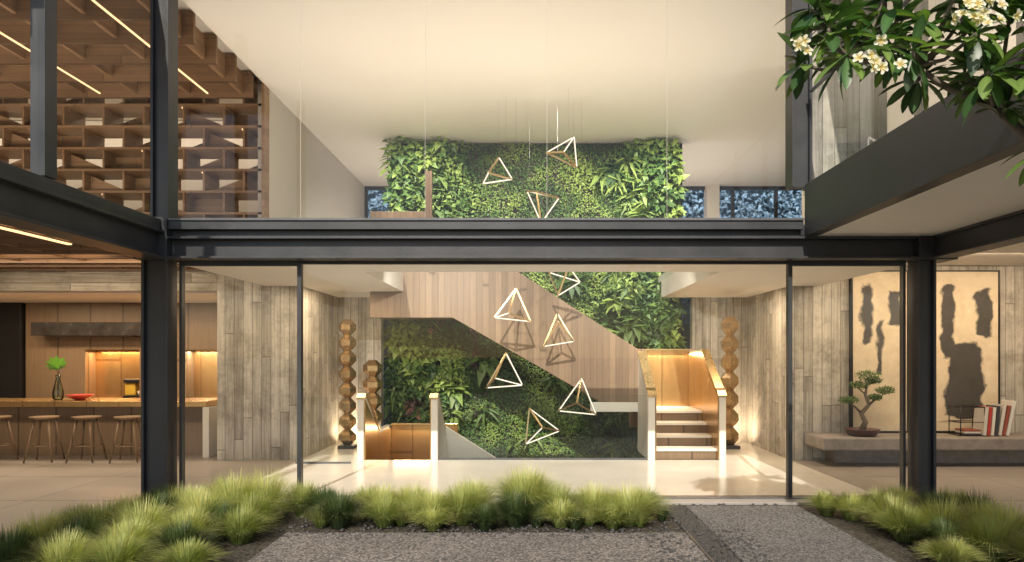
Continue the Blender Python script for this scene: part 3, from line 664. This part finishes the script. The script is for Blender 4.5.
pt=root('abstract_painting',(5.9,10.6,1.6)); box('canvas_left',pt,4.88,5.70,10.585,10.655,0.45,2.86,'canvas'); box('canvas_right',pt,6.08,7.08,10.585,10.655,0.45,2.86,'canvas')
fr=[]
for a,b in ((4.88,5.70),(6.08,7.08)):
    fr+=[(a-0.022,a-0.001,10.57,10.665,0.428,2.882),(b+0.001,b+0.022,10.57,10.665,0.428,2.882),(a-0.001,b+0.001,10.57,10.665,0.428,0.449),(a-0.001,b+0.001,10.57,10.665,2.861,2.882)]
boxes('frame',pt,fr,'black',0.002)

bz=root('bonsai_tree',(4.86,10.25,0.42))
lathe('pot',bz,[(0.16,0.0),(0.20,0.02),(0.235,0.09),(0.25,0.10),(0.22,0.10),(0.05,0.09)],basic('glazed_pot',(0.09,0.035,0.02),0.35),local=True)
tk=[([(0,0,0.08),(0.05,0,0.2),(0.0,0.02,0.32),(0.10,0,0.45),(0.05,0,0.6),(0.08,0,0.78)],[0.05,0.042,0.036,0.03,0.022,0.012]),
    ([(0.0,0.02,0.33),(-0.1,0,0.42),(-0.2,0.02,0.5)],[0.022,0.015,0.008]),([(0.10,0,0.45),(0.22,0,0.55),(0.33,-0.02,0.62)],[0.02,0.014,0.008]),([(0.06,0,0.6),(-0.06,0.02,0.7)],[0.014,0.007])]
tubes('trunk',bz,tk,'bark',8,local=True)
Pl=[]
for c,r in (((-0.2,0,0.52),(0.14,0.12,0.05)),((0.34,0,0.66),(0.15,0.12,0.06)),((-0.04,0,0.74),(0.15,0.13,0.06)),((0.09,0,0.88),(0.19,0.15,0.08)),((0.2,0.05,0.8),(0.13,0.1,0.05)),((0.18,-0.03,0.56),(0.1,0.08,0.04))):
    u=rng.normal(0,1,(420,3)); u/=np.linalg.norm(u,axis=1,keepdims=True); u*=rng.random((420,1))**0.33
    Pl.append(np.array(c)+u*np.array(r))
P=np.concatenate(Pl); n=len(P)
V,F,CC=leaf_quads(P,rng.normal(0,1,(n,3))+np.array([0,0,0.6]),np.tile([0.1,-0.4,1.0],(n,1))+rng.normal(0,.4,(n,3)),np.full(n,0.034),np.full(n,0.016),np.array([0.09,0.16,0.04])*rng.uniform(0.5,1.6,(n,1)))
obj('foliage_pads',V,F,M['leaf_w'],bz,cols=CC,local=True)

rk=root('magazine_rack',(6.45,10.3,0.42))
fr=[]
for y_ in (-0.14,0.14):
    fr+=[([(-0.2,y_,0),(-0.2,y_,0.42)],0.008),([(0.15,y_,0),(0.15,y_,0.42)],0.008),([(-0.2,y_,0.42),(0.15,y_,0.42)],0.008),([(-0.2,y_,0.2),(0.15,y_,0.2)],0.006),([(-0.2,y_,0.01),(0.15,y_,0.01)],0.008)]
for x_ in (-0.2,0.15):
    for z_ in (0.01,0.2,0.42): fr.append(([(x_,-0.14,z_),(x_,0.14,z_)],0.007))
tubes('wire_frame',rk,fr,'black',6,local=True)
bk=root('book_stack',(6.75,10.28,0.42))
cols=[(0.6,0.58,0.54),(0.45,0.05,0.04),(0.7,0.68,0.62),(0.05,0.05,0.06),(0.65,0.62,0.58),(0.3,0.08,0.05),(0.7,0.69,0.66)]
for i,c in enumerate(cols):
    mm=basic('book_cover_%d'%i,c,0.45); x_=-0.16+i*0.055; h=random.uniform(0.38,0.52)
    o=box('book_%d'%i,bk,-0.022,0.022,-0.14,0.12,0.0,h,mm,0.003,local=True); o.location=(x_,0,0.012); o.rotation_euler=(0,0.09+0.02*i*(i>3),0)
for i,c in enumerate(cols[:3]):
    o=box('magazine_%d'%i,bk,-0.13,0.11,-0.13,0.1,0.0,0.025,bpy.data.materials['book_cover_%d'%((i+3)%7)],0.003,local=True); o.location=(-0.32,0,0.015+i*0.028)

# ------------------------------------------------------------------ house lighting, with added unseen fill lamps
area('upper_ceiling_fill_front',house,(-0.5,9.6,3.12),6.5,1.8,105,NEUT,(0,0.1,1))  # added fill lamp hidden behind the beam, brightens the ceiling
area('upper_ceiling_fill_rear',house,(0.5,15.4,3.2),8,1.6,130,NEUT,(0,-0.1,1))  # second added fill, out of view, for the rear of the ceiling
for i,x_ in enumerate((-2.0,0.3,2.4)): spot('green_wall_fill_%d'%i,house,(x_,11.2,CZ-0.05),520,(1,0.94,0.82),(0,0.85,-1),105)  # added lamps with no visible source, brighten the upper green wall
for i,x_ in enumerate((-1.5,1.7)): spot('green_wall_low_fill_%d'%i,house,(x_,9.3,2.9),190,(1,0.94,0.82),(0.0,1,-0.35),85)  # added unseen lamps aimed through the void to lift the lower foliage
for x_ in (-3.0,3.3): area('hall_downlight',house,(x_,10.6,2.64),0.5,1.5,36,WARM)
area('east_terrace_downlight',house,(6.2,9.2,2.93),4,0.15,90,WARM,(0,0.35,-1))
area('west_terrace_downlight',house,(-6.5,9.2,2.84),4,0.15,60,WARM,(0,0.35,-1))
area('screen_backlight',house,(-8,12.2,5.9),7,0.3,90,(1,0.82,0.62),(0,0.4,-1))
area('west_screen_fill',house,(-8,8.6,3.12),5,1.0,160,(1,0.78,0.56),(0,0.35,1))  # added unseen lamp, more light on the timber screen front
area('east_upper_light',house,(6.5,8.8,3.5),2,0.3,50,NEUT,(0,0.3,1))
